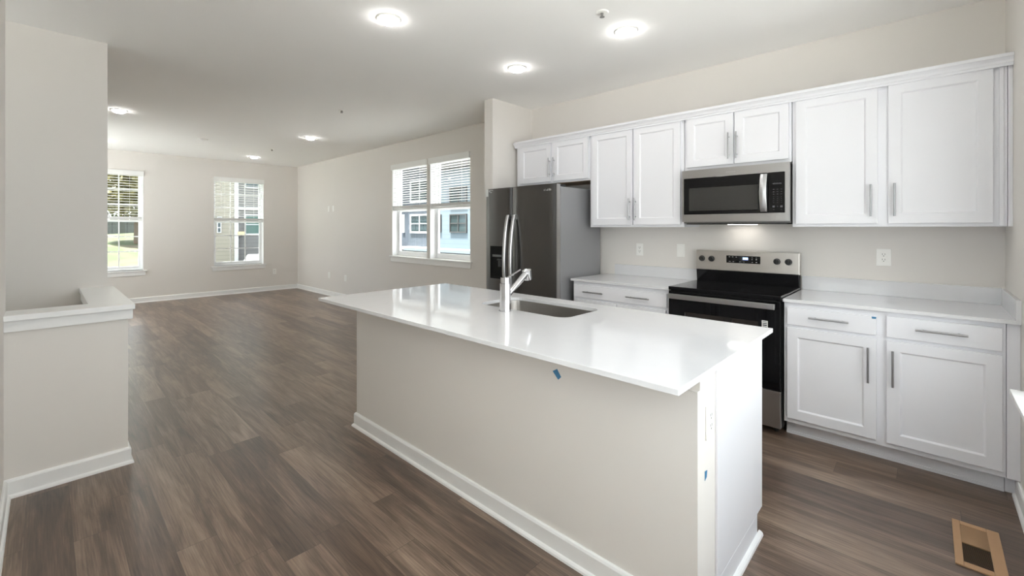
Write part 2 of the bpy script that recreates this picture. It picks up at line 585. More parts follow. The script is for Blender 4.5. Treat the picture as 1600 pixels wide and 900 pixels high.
# ------------------------------------------------------------------ windows
def window(name, axis, plane, out, W, muntins, sill=None, valance_top=WT, blind_label=None, sash_in=0.105, apron=True):
    """axis: wall runs along this axis; out: +1/-1 direction of outdoors along the other axis."""
    a0, a1, z0, z1 = W

    def bx(mb, u0, u1, d0, d1, w0, w1):
        n0, n1 = plane + out * d0, plane + out * d1
        if axis == 'x': mb.box(u0, u1, n0, n1, w0, w1)
        else: mb.box(n0, n1, u0, u1, w0, w1)
    mid = plane + out * 0.08
    cen = ((a0 + a1) / 2, mid, z0) if axis == 'x' else (mid, (a0 + a1) / 2, z0)
    root = bpy.data.objects.new(name, None)
    COL.objects.link(root)
    root.location = cen
    root['_o'] = tuple(cen)
    root['kind'] = 'structure'
    f = MB()
    e = 0.0015
    # outer vinyl frame
    F0, F1 = sash_in - 0.012, T + 0.01
    fw = 0.022
    bx(f, a0 + e, a0 + fw, F0, F1, z0 + e, z1 - e)
    bx(f, a1 - fw, a1 - e, F0, F1, z0 + e, z1 - e)
    bx(f, a0 + fw, a1 - fw, F0, F1, z0 + e, z0 + fw)
    bx(f, a0 + fw, a1 - fw, F0, F1, z1 - fw, z1 - e)
    f.build('window_frame', VINYL, root, bevel=0.002)
    zm = (z0 + z1) / 2
    # white jamb liner boards
    j = MB()
    bx(j, a0 + e, a0 + 0.006, 0.0, F0, z0 + e, z1 - e)
    bx(j, a1 - 0.006, a1 - e, 0.0, F0, z0 + e, z1 - e)
    bx(j, a0 + 0.006, a1 - 0.006, 0.0, F0, z1 - 0.006, z1 - e)
    j.build('window_jamb', TRIM, root)
    for k, (s0, s1, dd) in enumerate(((z0 + fw, zm + 0.02, 0.0), (zm - 0.02, z1 - fw, 0.03))):
        s = MB()
        st = 0.036
        d0, d1 = sash_in + dd, sash_in + dd + 0.028
        bot = 0.055 if k == 0 else 0.036
        bx(s, a0 + fw, a0 + fw + st, d0, d1, s0, s1)
        bx(s, a1 - fw - st, a1 - fw, d0, d1, s0, s1)
        bx(s, a0 + fw + st, a1 - fw - st, d0, d1, s0, s0 + bot)
        bx(s, a0 + fw + st, a1 - fw - st, d0, d1, s1 - 0.036, s1)
        so = s.build('sash', VINYL, root, bevel=0.002)
        g = MB()
        bx(g, a0 + fw + st - 0.004, a1 - fw - st + 0.004, d0 + 0.012, d0 + 0.015, s0 + bot - 0.004, s1 - 0.032)
        g.build('pane', GLASS, so)
        if muntins:
            m = MB()
            ga0, ga1 = a0 + fw + st, a1 - fw - st
            gz0, gz1 = s0 + bot, s1 - 0.036
            for i in (1, 2):
                c = ga0 + (ga1 - ga0) * i / 3
                bx(m, c - 0.009, c + 0.009, d0 + 0.003, d0 + 0.0115, gz0, gz1)
                c = gz0 + (gz1 - gz0) * i / 3
                bx(m, ga0, ga1, d0 + 0.004, d0 + 0.011, c - 0.009, c + 0.009)
            m.build('muntin_grid', VINYL, so)
    if sill:
        sl = MB()
        s0, s1 = sill
        bx(sl, s0, s1, -0.035, 0.0, z0 - 0.022, z0)
        bx(sl, a0 + e, a1 - e, 0.0, F0 + 0.002, z0 - 0.0215, z0)
        sl.build('window_sill', TRIM, root, bevel=0.003)
        if apron:
            q = MB()
            bx(q, s0 + 0.02, s1 - 0.02, -0.016, -0.0005, z0 - 0.095, z0 - 0.022)
            q.build('window_apron', TRIM, root, bevel=0.002)
    # portal
    if PORTAL:
        n = plane + out * (T + 0.03)
        loc = ((a0 + a1) / 2, n, (z0 + z1) / 2) if axis == 'x' else (n, (a0 + a1) / 2, (z0 + z1) / 2)
        inward = Vector((0, -out, 0)) if axis == 'x' else Vector((-out, 0, 0))
        portal(loc, a1 - a0, z1 - z0, inward.to_track_quat('-Z', 'Y').to_euler())
    # blind
    if blind_label:
        b0, b1 = a0 + 0.012, a1 - 0.012
        zb = zm + 0.0
        br = thing('window_blind', blind_label, 'blind', (cen[0], cen[1], zb - 0.07), 'half-raised white window blinds')
        v = MB()
        bx(v, a0 - 0.004, a1 + 0.004, -0.030, -0.014, z1 - 0.085, z1 + 0.004)
        bx(v, a0 - 0.004, a0 + 0.004, -0.014, -0.0005, z1 - 0.085, z1 + 0.004)
        bx(v, a1 - 0.004, a1 + 0.004, -0.014, -0.0005, z1 - 0.085, z1 + 0.004)
        v.build('valance', BLIND, br, bevel=0.002)
        h = MB()
        bx(h, b0, b1, 0.010, 0.060, z1 - 0.055, z1 - 0.008)
        h.build('headrail', BLIND, br)
        sl = MB()
        zt = z1 - 0.085
        n = 17
        zs = zb + 0.075
        for i in range(n):
            z = zt - (zt - zs) * i / (n - 1) - 0.004
            tilt = math.radians(5)
            R = Matrix.Rotation(tilt * out * (-1 if axis == 'x' else 1), 4, 'X' if axis == 'x' else 'Y')
            if axis == 'x':
                sl.box(b0, b1, plane + out * 0.011, plane + out * 0.059, z - 0.0013, z + 0.0013, R)
            else:
                sl.box(plane + out * 0.011, plane + out * 0.059, b0, b1, z - 0.0013, z + 0.0013, R)
        sl.build('slats', BLIND, br)
        st = MB()
        for i in range(13):
            z = zb + 0.028 + i * 0.0034
            bx(st, b0, b1, 0.011, 0.059, z, z + 0.0026)
        st.build('slat_stack', BLIND, br)
        r = MB()
        bx(r, b0, b1, 0.010, 0.060, zb - 0.002, zb + 0.022)
        r.build('bottom_rail', BLIND, br, bevel=0.002)
        for q in (0.2, 0.8):
            c = MB()
            u = b0 + (b1 - b0) * q
            bx(c, u - 0.0012, u + 0.0012, 0.0075, 0.0099, zb + 0.022, z1 - 0.06)
            c.build('ladder_cord', BLIND, br)
        w = MB()
        u = b0 + 0.10 if axis == 'x' else b0 + 0.12
        p = plane + out * 0.002
        if axis == 'x': w.cyl((u, p, z1 - 0.08), (u, p, z1 - 0.62), 0.004, n=8)
        else: w.cyl((p, u, z1 - 0.08), (p, u, z1 - 0.62), 0.004, n=8)
        w.build('tilt_wand', BLIND, br)
    return root


window('window_1', 'y', FX, -1, W1, True, (W1[0] - 0.05, W1[1] + 0.05), blind_label='white slatted blind over the far-wall window that looks onto trees and lawn')
window('window_2', 'y', FX, -1, W2, True, (W2[0] - 0.05, W2[1] + 0.05), blind_label='white slatted blind over the far-wall window that looks onto the beige house')
window('window_3', 'x', LY, 1, W3, False, None, blind_label='white slatted blind in the half of the double window nearer the far corner')
window('window_4', 'x', LY, 1, W4, False, None, blind_label='white slatted blind in the half of the double window nearer the refrigerator')
window('window_5', 'y', 0.0, 1, W5, False, None)
window('added_window_6', 'y', 0.0, 1, W6, False, None)  # guessed second half of the right-wall window, added unseen for more daylight
window('added_window_7', 'y', 0.0, 1, W7, False, None)  # third right-wall opening, unseen, added to light the island front
window('added_window_10', 'x', -4.157, -1, W10, False, None)  # invented, out of view: daylight for the island front and base cabinets
window('added_window_14', 'x', -5.5, -1, W14, False, (W14[0], W14[1]), apron=False)  # unseen stair opening, put in to brighten the middle of the ceiling
window('added_window_8', 'x', -4.62, -1, W8, False, (W8[0] - 0.05, W8[1] + 0.05))  # out of view, added to brighten the living room wall
window('added_window_9', 'x', -4.62, -1, W9, False, (W9[0] - 0.05, W9[1] + 0.05))  # second unseen addition on this wall, more daylight for the living room
s = MB()
s.box(-6.875, -4.825, LY - 0.035, LY, 0.898, 0.92)
s.box(-6.828, -4.866, LY, LY + 0.095, 0.8985, 0.9195)
struct('trim_3', s, TRIM, bevel=0.003)
struct('trim_4', MB().box(-6.855, -4.845, LY - 0.016, LY - 0.0005, 0.825, 0.898), TRIM, bevel=0.002)
s = MB()
s.box(-0.07, 0.0, -4.13, -0.96, 0.623, 0.645)
s.box(0.0, 0.095, -4.08, -1.02, 0.6235, 0.6445)
struct('trim_5', s, TRIM, bevel=0.003)
struct('trim_6', MB().box(-0.018, -0.0005, -4.12, -0.98, 0.55, 0.623), TRIM, bevel=0.002)
struct('trim_7', MB().box(-0.018, -0.0005, -4.12, -0.99, WT, WT + 0.09), TRIM, bevel=0.002)


# ------------------------------------------------------------------ cabinetry
def bar_pull(parent, p0, p1, out, name='handle'):
    """bar between p0 and p1; out = vector from the door face to the bar"""
    p0, p1, out = Vector(p0), Vector(p1), Vector(out)
    mb = MB()
    mb.cyl(p0, p1, 0.0058, n=14)
    d = (p1 - p0)
    for q in (0.16, 0.84):
        c = p0 + d * q
        mb.cyl(c, c - out, 0.0045, n=10)
    return mb.build(name, NICKEL, parent, smooth=True)


def shaker(parent, x0, x1, z0, z1, yb, s=-1, th=0.02, rail=0.058, name='door', mat=CAB, plain=False):
    """door slab: back at yb, front at yb+s*th, recessed centre panel"""
    mb = MB()
    bm = mb.bm
    yf = yb + s * th
    if plain:
        mb.box(x0, x1, yb, yf, z0, z1)
        return mb.build(name, mat, parent, bevel=0.0018)

    def ring(x0, x1, z0, z1, y):
        return [bm.verts.new((x0, y, z0)), bm.verts.new((x1, y, z0)), bm.verts.new((x1, y, z1)), bm.verts.new((x0, y, z1))]
    r0 = ring(x0, x1, z0, z1, yb)
    r1 = ring(x0, x1, z0, z1, yf)
    r2 = ring(x0 + rail, x1 - rail, z0 + rail, z1 - rail, yf)
    k = 0.007
    r3 = ring(x0 + rail + k, x1 - rail - k, z0 + rail + k, z1 - rail - k, yf - s * 0.007)
    r4 = ring(x0 + rail + k + .001, x1 - rail - k - .001, z0 + rail + k + .001, z1 - rail - k - .001, yf - s * 0.009)
    for a, b in ((r0, r1), (r1, r2), (r2, r3), (r3, r4)):
        for i in range(4):
            j = (i + 1) % 4
            bm.faces.new((a[i], a[j], b[j], b[i]))
    bm.faces.new(r4)
    bm.faces.new(list(reversed(r0)))
    return mb.build(name, mat, parent, bevel=0.0012)


UFY = -0.336
BFY = -0.61
G = 0.0015


def upper(label, x0, x1, z0, z1, doors, pulls, group='white wall cabinets'):
    r = thing('wall_cabinet', label, 'cabinet', ((x0 + x1) / 2, -0.17, z0), group)
    b = MB()
    b.box(x0 + G, x1 - G, UFY, -0.001, z0, z1)
    b.build('cabinet_body', CAB, r, bevel=0.0012)
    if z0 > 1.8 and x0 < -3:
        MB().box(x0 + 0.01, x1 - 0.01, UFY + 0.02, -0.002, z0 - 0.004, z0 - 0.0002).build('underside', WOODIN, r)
    for (d0, d1, dz0, dz1), pl in zip(doors, pulls):
        d = shaker(r, d0, d1, dz0, dz1, UFY - 0.0005)
        px, pz0, pz1 = pl
        bar_pull(d, (px, UFY - 0.0205 - 0.030, pz0), (px, UFY - 0.0205 - 0.030, pz1), (0, -0.030, 0))
    return r


ZT = 2.29
upper('short white wall cabinet directly above the refrigerator', -3.674, -2.712, 1.85, ZT,
      [(-3.622, -3.186, 1.868, 2.277), (-3.157, -2.725, 1.868, 2.277)], [(-3.194, 1.912, 2.112), (-3.135, 1.912, 2.112)])
upper('tall two-door white wall cabinet between the refrigerator and the microwave', -2.712, -1.798, 1.389, ZT,
      [(-2.683, -2.259, 1.410, 2.277), (-2.249, -1.825, 1.410, 2.277)], [(-2.283, 1.452, 1.648), (-2.225, 1.452, 1.648)])
upper('short white wall cabinet directly above the microwave', -1.796, -1.036, 1.852, ZT,
      [(-1.772, -1.418, 1.875, 2.277), (-1.408, -1.052, 1.875, 2.277)], [(-1.447, 1.912, 2.115), (-1.390, 1.912, 2.115)])
upper('wide two-door white wall cabinet between the microwave and the window wall', -1.034, -0.0195, 1.389, ZT,
      [(-1.010, -0.569, 1.410, 2.277), (-0.517, -0.075, 1.410, 2.277)], [(-0.600, 1.454, 1.658), (-0.487, 1.454, 1.658)])
fi = MB().box(-0.019, -0.0005, UFY, -0.001, 1.389, ZT).box(-0.052, -0.0335, UFY - 0.007, UFY - 0.0005, 1.392, ZT - 0.002)
tag(fi.build('filler_strip', CAB, bevel=0.001), 'narrow white filler strip closing the wall cabinets against the window wall', 'filler strip')

# crown moulding
mb = MB()
pf = [(0.0, 2.2705), (-0.010, 2.2705), (-0.010, 2.283), (-0.016, 2.287), (-0.020, 2.300), (-0.030, 2.312), (-0.036, 2.316), (-0.036, 2.334), (0.0, 2.334)]
mb.poly([(-3.674, UFY - 0.0215 + y, z) for y, z in pf], (3.673, 0, 0))
mb.box(-3.674, -0.001, UFY - 0.02, UFY + 0.03, 2.2905, 2.330)
mb.poly([(-3.6745 - (-y), UFY - 0.03, z) for y, z in pf], (0, 0.36, 0))
tag(mb.build('crown_moulding', CAB), 'long white crown moulding running along the top of the wall cabinets', 'moulding')


def base_cab(label, x0, x1, doors, door_pulls, drawers, drawer_pulls, s=-1, front=BFY, back=-0.001, toe=-0.534, z1=0.893, group='white base cabinets along the wall', toe_shoe=True):
    r = thing('base_cabinet', label, 'cabinet', ((x0 + x1) / 2, (front + back) / 2, 0), group)
    MB().box(x0 + G, x1 - G, front, back, 0.1, z1).build('cabinet_body', CAB, r, bevel=0.0012)
    k = MB()
    k.box(x0 + G, x1 - G, toe, back, 0.0, 0.1)
    if toe_shoe:
        k.box(x0 + G, x1 - G, toe + s * 0.008, toe, 0.0, 0.018)
    k.build('toe_kick', CAB, r)
    for (d0, d1, a, b), pl in zip(doors, door_pulls):
        d = shaker(r, d0, d1, a, b, front + s * 0.0005, s)
        if pl:
            px, pz0, pz1 = pl
            yy = front + s * 0.0505
            bar_pull(d, (px, yy, pz0), (px, yy, pz1), (0, s * 0.030, 0))
    for (d0, d1, a, b), pls in zip(drawers, drawer_pulls):
        d = shaker(r, d0, d1, a, b, front + s * 0.0005, s, name='drawer', plain=True)
        for (p0, p1, pz) in pls:
            yy = front + s * 0.0505
            bar_pull(d, (p0, yy, pz), (p1, yy, pz), (0, s * 0.030, 0))
    return r


base_cab('white base cabinet with one wide two-handled drawer, beside the refrigerator', -2.718, -1.802,
         [(-2.690, -2.263, 0.133, 0.730), (-2.257, -1.830, 0.133, 0.730)], [(-2.30, 0.47, 0.675), (-2.22, 0.47, 0.675)],
         [(-2.703, -1.822, 0.750, 0.862)], [[(-2.584, -2.386, 0.806), (-2.160, -1.957, 0.806)]])
base_cab('white base cabinet with two doors and two drawers, between the range and the window wall', -1.030, -0.0485,
         [(-1.008, -0.557, 0.133, 0.727), (-0.512, -0.063, 0.133, 0.727)], [(-0.594, 0.467, 0.675), (-0.484, 0.467, 0.675)],
         [(-1.008, -0.557, 0.748, 0.858), (-0.512, -0.063, 0.748, 0.868)], [[(-0.887, -0.684, 0.808)], [(-0.390, -0.185, 0.811)]])
fi = MB().box(-0.048, -0.0005, BFY, -0.001, 0.1, 0.893).box(-0.048, -0.0005, -0.534, -0.02, 0.0, 0.1)
tag(fi.build('filler_strip', CAB, bevel=0.001), 'white filler strip closing the base cabinets against the window wall', 'filler strip')

# worktops
CT0, CT1 = 0.894, 0.914


def worktop(label, x0, x1, side_splash=False):
    r = thing('countertop', label, 'countertop', ((x0 + x1) / 2, -0.32, CT0), 'white quartz worktops')
    MB().box(x0, x1, -0.642, -0.0005, CT0, CT1).build('slab', QUARTZ, r, bevel=0.0015)
    k = MB().box(x0 + (0.10 if x0 < -2 else 0), x1 if not side_splash else x1, -0.0185, -0.0005, CT1 + 0.0003, 1.016)
    k.build('backsplash', QUARTZ, r, bevel=0.001)
    if side_splash:
        MB().box(-0.0185, -0.0005, -0.642, -0.019, CT1 + 0.0003, 1.016).build('side_splash', QUARTZ, r, bevel=0.001)


worktop('white quartz countertop between the refrigerator and the range', -2.730, -1.800)
worktop('white quartz countertop in the corner by the window wall', -1.031, -0.0006, True)


# ------------------------------------------------------------------ refrigerator
def fridge():
    x0, x1, y0 = -3.710, -2.777, -0.791
    r = thing('refrigerator', 'dark stainless side-by-side refrigerator with a black dispenser and long curved handles', 'refrigerator', ((x0 + x1) / 2, -0.4, 0))
    MB().box(x0 + 0.004, x1 - 0.001, -0.728, -0.05, 0.03, 1.765).build('body', STEELS, r, bevel=0.004)
    MB().box(x0 + 0.02, x1 - 0.02, -0.74, -0.06, 0.0, 0.03).build('foot_grille', BPLAST, r)
    MB().box(x0 + 0.01, x0 + 0.07, -0.72, -0.64, 1.766, 1.785).build('hinge_cover', BPLAST, r, bevel=0.003)
    MB().box(x1 - 0.07, x1 - 0.01, -0.72, -0.64, 1.766, 1.785).build('hinge_cover', BPLAST, r, bevel=0.003)
    g = MB()
    g.box(x0 + 0.01, -3.345, -0.7345, -0.7285, 0.07, 1.765)
    g.box(-3.325, x1 - 0.01, -0.7345, -0.7285, 0.07, 1.765)
    g.build('door_gasket', BPLAST, r)
    hz0, hz1 = 0.56, 1.512

    def door(a, b):
        n = 14
        pts = []
        for i in range(n + 1):
            u = i / n
            x = a + (b - a) * u
            e = min(u, 1 - u) * (b - a)
            y = y0 - 0.004 * math.sin(math.pi * u)
            if e < 0.008:
                y = y0 + 0.008 - math.sqrt(max(0, 0.008 ** 2 - (0.008 - e) ** 2))
            pts.append((x, y, 0.06))
        pts += [(b, -0.735, 0.06), (a, -0.735, 0.06)]
        return MB().poly(pts, (0, 0, 1.788 - 0.06))
    dl = door(x0, -3.3365).build('door', STEELD, r, smooth=True)
    dr = door(-3.3305, x1).build('door', STEELD, r, smooth=True)
    tr = MB().box(x1 - 0.0065, x1 + 0.0008, y0 + 0.004, -0.736, 0.062, 1.786)
    tr.build('door_edge', STEEL, dr)

    def hand(xc, par):
        path, prof = [], []
        n = 22
        for i in range(n + 1):
            u = i / n
            z = hz0 + (hz1 - hz0) * u
            y = y0 - 0.016 - 0.060 * math.sin(math.pi * u) ** 0.75
            w, t = 0.0185, 0.012
            path.append((xc, y, z))
            prof.append([(-w, t, 0), (-w, -t * 0.3, 0), (-w * 0.6, -t, 0), (w * 0.6, -t, 0), (w, -t * 0.3, 0), (w, t, 0)])
        mb = MB().sweep(path, prof)
        mb.box(xc - 0.014, xc + 0.014, y0 - 0.02, y0 + 0.001, hz1 - 0.045, hz1)
        mb.box(xc - 0.014, xc + 0.014, y0 - 0.02, y0 + 0.001, hz0, hz0 + 0.045)
        mb.build('handle', HANDLE, par, smooth=True)
    hand(-3.374, dl)
    hand(-3.290, dr)
    # dispenser
    d = MB()
    X0, X1, Z0, Z1 = -3.634, -3.425, 0.861, 1.195
    yy = y0 - 0.0045
    d.box(X0, X1, yy - 0.004, yy + 0.004, 1.07, Z1)
    d.box(X0, X0 + 0.014, yy - 0.004, yy + 0.004, Z0, 1.07)
    d.box(X1 - 0.014, X1, yy - 0.004, yy + 0.004, Z0, 1.07)
    d.box(X0 + 0.014, X1 - 0.014, yy - 0.004, yy + 0.004, Z0, Z0 + 0.02)
    d.box(X0 + 0.014, X1 - 0.014, yy - 0.001, yy + 0.004, Z0 + 0.02, 1.07)
    do = d.build('dispenser', pmat('dispenser_black', (0.003, 0.003, 0.003, 1), 0.5, var=0.1, spec=0.15), dl)
    MB().box(-3.60, -3.47, yy - 0.0055, yy - 0.0042, 1.085, 1.108).build('display', pmat('dispenser_display', srgb(110, 112, 112), 0.3, var=0.2, scale=60), do)
    p = MB().box(-3.515, -3.475, yy - 0.010, yy + 0.001, 0.985, 1.045)
    p.box(-3.525, -3.465, yy - 0.016, yy + 0.001, 1.05, 1.064)
    p.build('paddle', pmat('dispenser_paddle', srgb(60, 61, 61), 0.4, var=0.1), do)
    # small printed mark near the door's top corner
    m = MB()
    for i, (hh, w) in enumerate(((.012, .008), (.018, .004), (.009, .012), (.018, .005), (.018, .010), (.014, .006))):
        m.box(-2.925 + i * 0.0155, -2.925 + i * 0.0155 + w, y0 - 0.0032, y0 - 0.0012, 1.728, 1.728 + hh)
    m.build('emblem', MARK, dr)
    # shipping label and hinge mark at top left
    MB().box(-3.7085, -3.672, y0 - 0.0035, y0 - 0.0008, 1.71, 1.786).build('label', PAPER, dl)
    k = MB()
    for (a, b, c, e) in ((-3.660, -3.654, 1.756, 1.776), (-3.646, -3.640, 1.752, 1.775), (-3.634, -3.622, 1.770, 1.777), (-3.612, -3.60, 1.768, 1.776), (-3.636, -3.615, 1.748, 1.754)):
        k.box(a, b, y0 - 0.0042, y0 - 0.001, c, e)
    k.build('printed_marks', MARK, dl)


fridge()


# ------------------------------------------------------------------ range
def cooker():
    x0, x1 = -1.797, -1.036
    r = thing('range', 'freestanding electric range with black glass cooktop and stainless control panel', 'stove', ((x0 + x1) / 2, -0.33, 0))
    MB().box(x0 + 0.002, x1 - 0.002, -0.612, -0.03, 0.045, 0.902).build('body', BPLAST, r)
    for x in (x0 + 0.05, x1 - 0.05):
        for y in (-0.56, -0.10):
            MB().cyl((x, y, 0), (x, y, 0.045), 0.016, n=12).build('levelling_foot', BPLAST, r)
    c = MB().box(x0, x1, -0.657, -0.03, 0.903, 0.929)
    ck = c.build('cooktop', BGLASS, r, bevel=0.004)

    def annulus(cx, cy, ro, ri):
        rg = MB()
        z0, z1 = 0.9291, 0.9294
        n = 40
        P = [(cx + math.cos(2 * math.pi * i / n), cy + math.sin(2 * math.pi * i / n)) for i in range(n)]
        a = [rg.bm.verts.new((cx + ro * math.cos(2 * math.pi * i / n), cy + ro * math.sin(2 * math.pi * i / n), z1)) for i in range(n)]
        b = [rg.bm.verts.new((cx + ri * math.cos(2 * math.pi * i / n), cy + ri * math.sin(2 * math.pi * i / n), z1)) for i in range(n)]
        for i in range(n):
            j = (i + 1) % n
            rg.bm.faces.new((a[i], a[j], b[j], b[i]))
        rg.build('burner_ring', RING, ck)
    for cx, cy, ro in ((-1.60, -0.47, 0.115), (-1.23, -0.47, 0.095), (-1.60, -0.22, 0.080), (-1.23, -0.22, 0.110)):
        annulus(cx, cy, ro, ro - 0.002)
        annulus(cx, cy, ro * 0.62, ro * 0.62 - 0.0015)
    rs = MB()
    rs.poly([(x0 + 0.004, -0.075, 0.929), (x0 + 0.004, -0.087, 1.026), (x0 + 0.004, -0.012, 1.026), (x0 + 0.004, -0.012, 0.929)], (x1 - x0 - 0.008, 0, 0))
    rs.build('backguard_base', BLACK, r, bevel=0.002)
    b = MB()
    b.poly([(x0, -0.087, 1.026), (x0, -0.0795, 1.191), (x0, -0.010, 1.191), (x0, -0.010, 1.026)], (x1 - x0, 0, 0))
    bg = b.build('control_panel', pmat('control_panel_steel', (0.60, 0.575, 0.54, 1), 0.32, 1.0, var=0.05, scale=60, stretch=(0.5, 0.5, 30), aniso=0.6), r, bevel=0.003)
    yk = -0.085
    d = MB().box(-1.549, -1.298, yk - 0.003, yk + 0.003, 1.093, 1.153)
    ds = d.build('display_panel', BGLASS, bg)
    MB().box(-1.425, -1.385, yk - 0.0042, yk - 0.0031, 1.122, 1.142).build('clock_digits', DISP, ds)
    m = MB()
    for (x, z, w, h) in ((-1.53, 1.140, .010, .004), (-1.505, 1.140, .010, .004), (-1.478, 1.140, .010, .004), (-1.53, 1.103, .014, .003), (-1.50, 1.103, .010, .003), (-1.45, 1.103, .009, .003), (-1.42, 1.103, .009, .003),
                         (-1.36, 1.140, .009, .003), (-1.33, 1.140, .009, .003), (-1.36, 1.124, .007, .006), (-1.33, 1.124, .009, .008), (-1.36, 1.103, .009, .003), (-1.33, 1.103, .010, .005)):
        m.box(x, x + w, yk - 0.0042, yk - 0.0031, z, z + h)
    m.build('button_marks', MARK, ds)
    for kx in (-1.746, -1.668, -1.183, -1.106):
        kz = 1.120
        k = MB()
        k.cyl((kx, yk + 0.002, kz), (kx, yk - 0.006, kz), 0.024, n=28)
        k.cyl((kx, yk - 0.006, kz), (kx, yk - 0.026, kz), 0.0205, 0.0185, n=28)
        k.box(kx - 0.004, kx + 0.004, yk - 0.033, yk - 0.024, kz - 0.017, kz + 0.017)
        ko = k.build('knob', BPLAST, bg, smooth=True)
    # oven door
    dr = MB()
    dr.box(x0 + 0.004, x1 - 0.004, -0.660, -0.613, 0.302, 0.896)
    dro = dr.build('oven_door', BGLASS, r, bevel=0.004)
    MB().box(-1.665, -1.170, -0.6615, -0.6598, 0.44, 0.745).build('oven_window', OVGLASS, dro, bevel=0.0005)
    w = MB()
    for z in (0.55, 0.65):
        w.box(-1.655, -1.18, -0.6621, -0.6614, z, z + 0.002)
    w.box(-1.668, -1.665, -0.6621, -0.6598, 0.66, 0.742)
    w.build('rack_lines', RING, dro)
    hb = MB()
    hb.box(-1.776, -1.064, -0.712, -0.698, 0.842, 0.880)
    ho = hb.build('handle', STEEL, dro, bevel=0.003)
    for x in (-1.76, -1.08):
        MB().box(x - 0.012, x + 0.012, -0.699, -0.659, 0.850, 0.872).build('handle_post', BPLAST, dro)
    lb = MB().box(-1.149, -1.113, -0.6612, -0.6601, 0.705, 0.757)
    lo = lb.build('sticker', PAPER, dro)
    q = MB()
    for z, h in ((0.747, 0.004), (0.735, 0.006), (0.722, 0.008), (0.713, 0.003)):
        q.box(-1.144, -1.118, -0.6616, -0.6613, z, z + h)
    q.build('sticker_print', BPLAST, lo)
    # vent slot strip above the door
    MB().box(x0 + 0.03, x1 - 0.03, -0.640, -0.612, 0.897, 0.902).build('vent_slot', BLACK, r)
    sd = MB()
    sd.box(x0 + 0.004, x1 - 0.004, -0.655, -0.613, 0.050, 0.295)
    sd.build('storage_drawer', STEEL, r, bevel=0.003)


cooker()


# ------------------------------------------------------------------ microwave
def microwave():
    x0, x1, y0, z0, z1 = -1.792, -1.038, -0.401, 1.430, 1.846
    r = thing('microwave', 'stainless over-the-range microwave with a dark window and curved handle', 'microwave', ((x0 + x1) / 2, -0.2, z0))
    MB().box(x0 + 0.003, x1 - 0.003, -0.372, -0.001, z0 - 0.012, z1 - 0.002).build('body', pmat('microwave_case', srgb(120, 119, 117), 0.4, 0.6, var=0.03), r, bevel=0.003)
    b = MB()
    b.box(x0, x1, y0, -0.373, z0, 1.489)
    b.box(x0, x1, y0, -0.373, 1.781, z1)
    b.box(x0, -1.778, y0, -0.373, 1.489, 1.781)
    b.box(-1.066, x1, y0, -0.373, 1.489, 1.781)
    b.build('front_frame', STEEL, r)
    d = MB()
    d.box(-1.778, -1.176, y0 - 0.001, -0.374, 1.489, 1.781)
    do = d.build('door', BGLASS, r, bevel=0.002)
    MB().box(-1.735, -1.235, y0 - 0.0026, y0 - 0.0009, 1.518, 1.700).build('door_window', MWGLASS, do, bevel=0.0006)
    path, prof = [], []
    n = 16
    for i in range(n + 1):
        u = i / n
        z = 1.499 + (1.772 - 1.499) * u
        y = y0 - 0.012 - 0.030 * math.sin(math.pi * u) ** 0.8
        path.append((-1.196, y, z))
        w, t = 0.022, 0.006
        prof.append([(-w, t, 0), (-w, -t * 0.3, 0), (-w * 0.6, -t, 0), (w * 0.6, -t, 0), (w, -t * 0.3, 0), (w, t, 0)])
    h = MB().sweep(path, prof)
    h.box(-1.214, -1.178, y0 - 0.014, y0 - 0.0005, 1.499, 1.512)
    h.box(-1.214, -1.178, y0 - 0.014, y0 - 0.0005, 1.759, 1.772)
    h.build('handle', HANDLE, do, smooth=True)
    c = MB().box(-1.1745, -1.0665, y0 - 0.001, -0.374, 1.4895, 1.7805)
    co = c.build('control_panel', BGLASS, r, bevel=0.002)
    m = MB()
    yy = y0 - 0.0014
    for rr in range(3):
        for cc in range(3):
            m.box(-1.140 + cc * 0.024, -1.131 + cc * 0.024, yy - 0.0008, yy, 1.655 - rr * 0.017 + 0.000, 1.659 - rr * 0.017)
    for rr in range(4):
        for cc in range(3):
            m.box(-1.139 + cc * 0.024, -1.133 + cc * 0.024, yy - 0.0008, yy, 1.603 - rr * 0.014, 1.605 - rr * 0.014)
    m.box(-1.143, -1.129, yy - 0.0008, yy, 1.528, 1.541)
    m.box(-1.115, -1.107, yy - 0.0008, yy, 1.533, 1.537)
    m.box(-1.095, -1.080, yy - 0.0008, yy, 1.528, 1.541)
    m.box(-1.138, -1.132, yy - 0.0008, yy, 1.512, 1.515)
    m.box(-1.092, -1.086, yy - 0.0008, yy, 1.512, 1.515)
    m.build('button_marks', RING, co)
    e = MB()
    for i in range(7):
        e.box(-1.140 + i * 0.008, -1.135 + i * 0.008, yy - 0.0008, yy, 1.694, 1.702 + 0.002 * (i % 2))
    e.build('display_digits', RING, co)
    g = MB()
    for i in range(8):
        hgt = (0.008, 0.006, 0.008, 0.006, 0.007, 0.008, 0.006, 0.008)[i]
        g.box(-1.455 + i * 0.0085, -1.450 + i * 0.0085, y0 - 0.0012, y0 - 0.0002, 1.806, 1.806 + hgt)
    g.build('emblem', MARK, r)
    u = MB().box(x0 + 0.02, x1 - 0.02, -0.36, -0.03, z0 - 0.020, z0 - 0.0125)
    uo = u.build('underside_grille', BPLAST, r)
    for x in (-1.42,):
        MB().box(x - 0.10, x + 0.10, -0.15, -0.07, z0 - 0.0225, z0 - 0.0202).build('task_lamp', BULB, uo)


microwave()


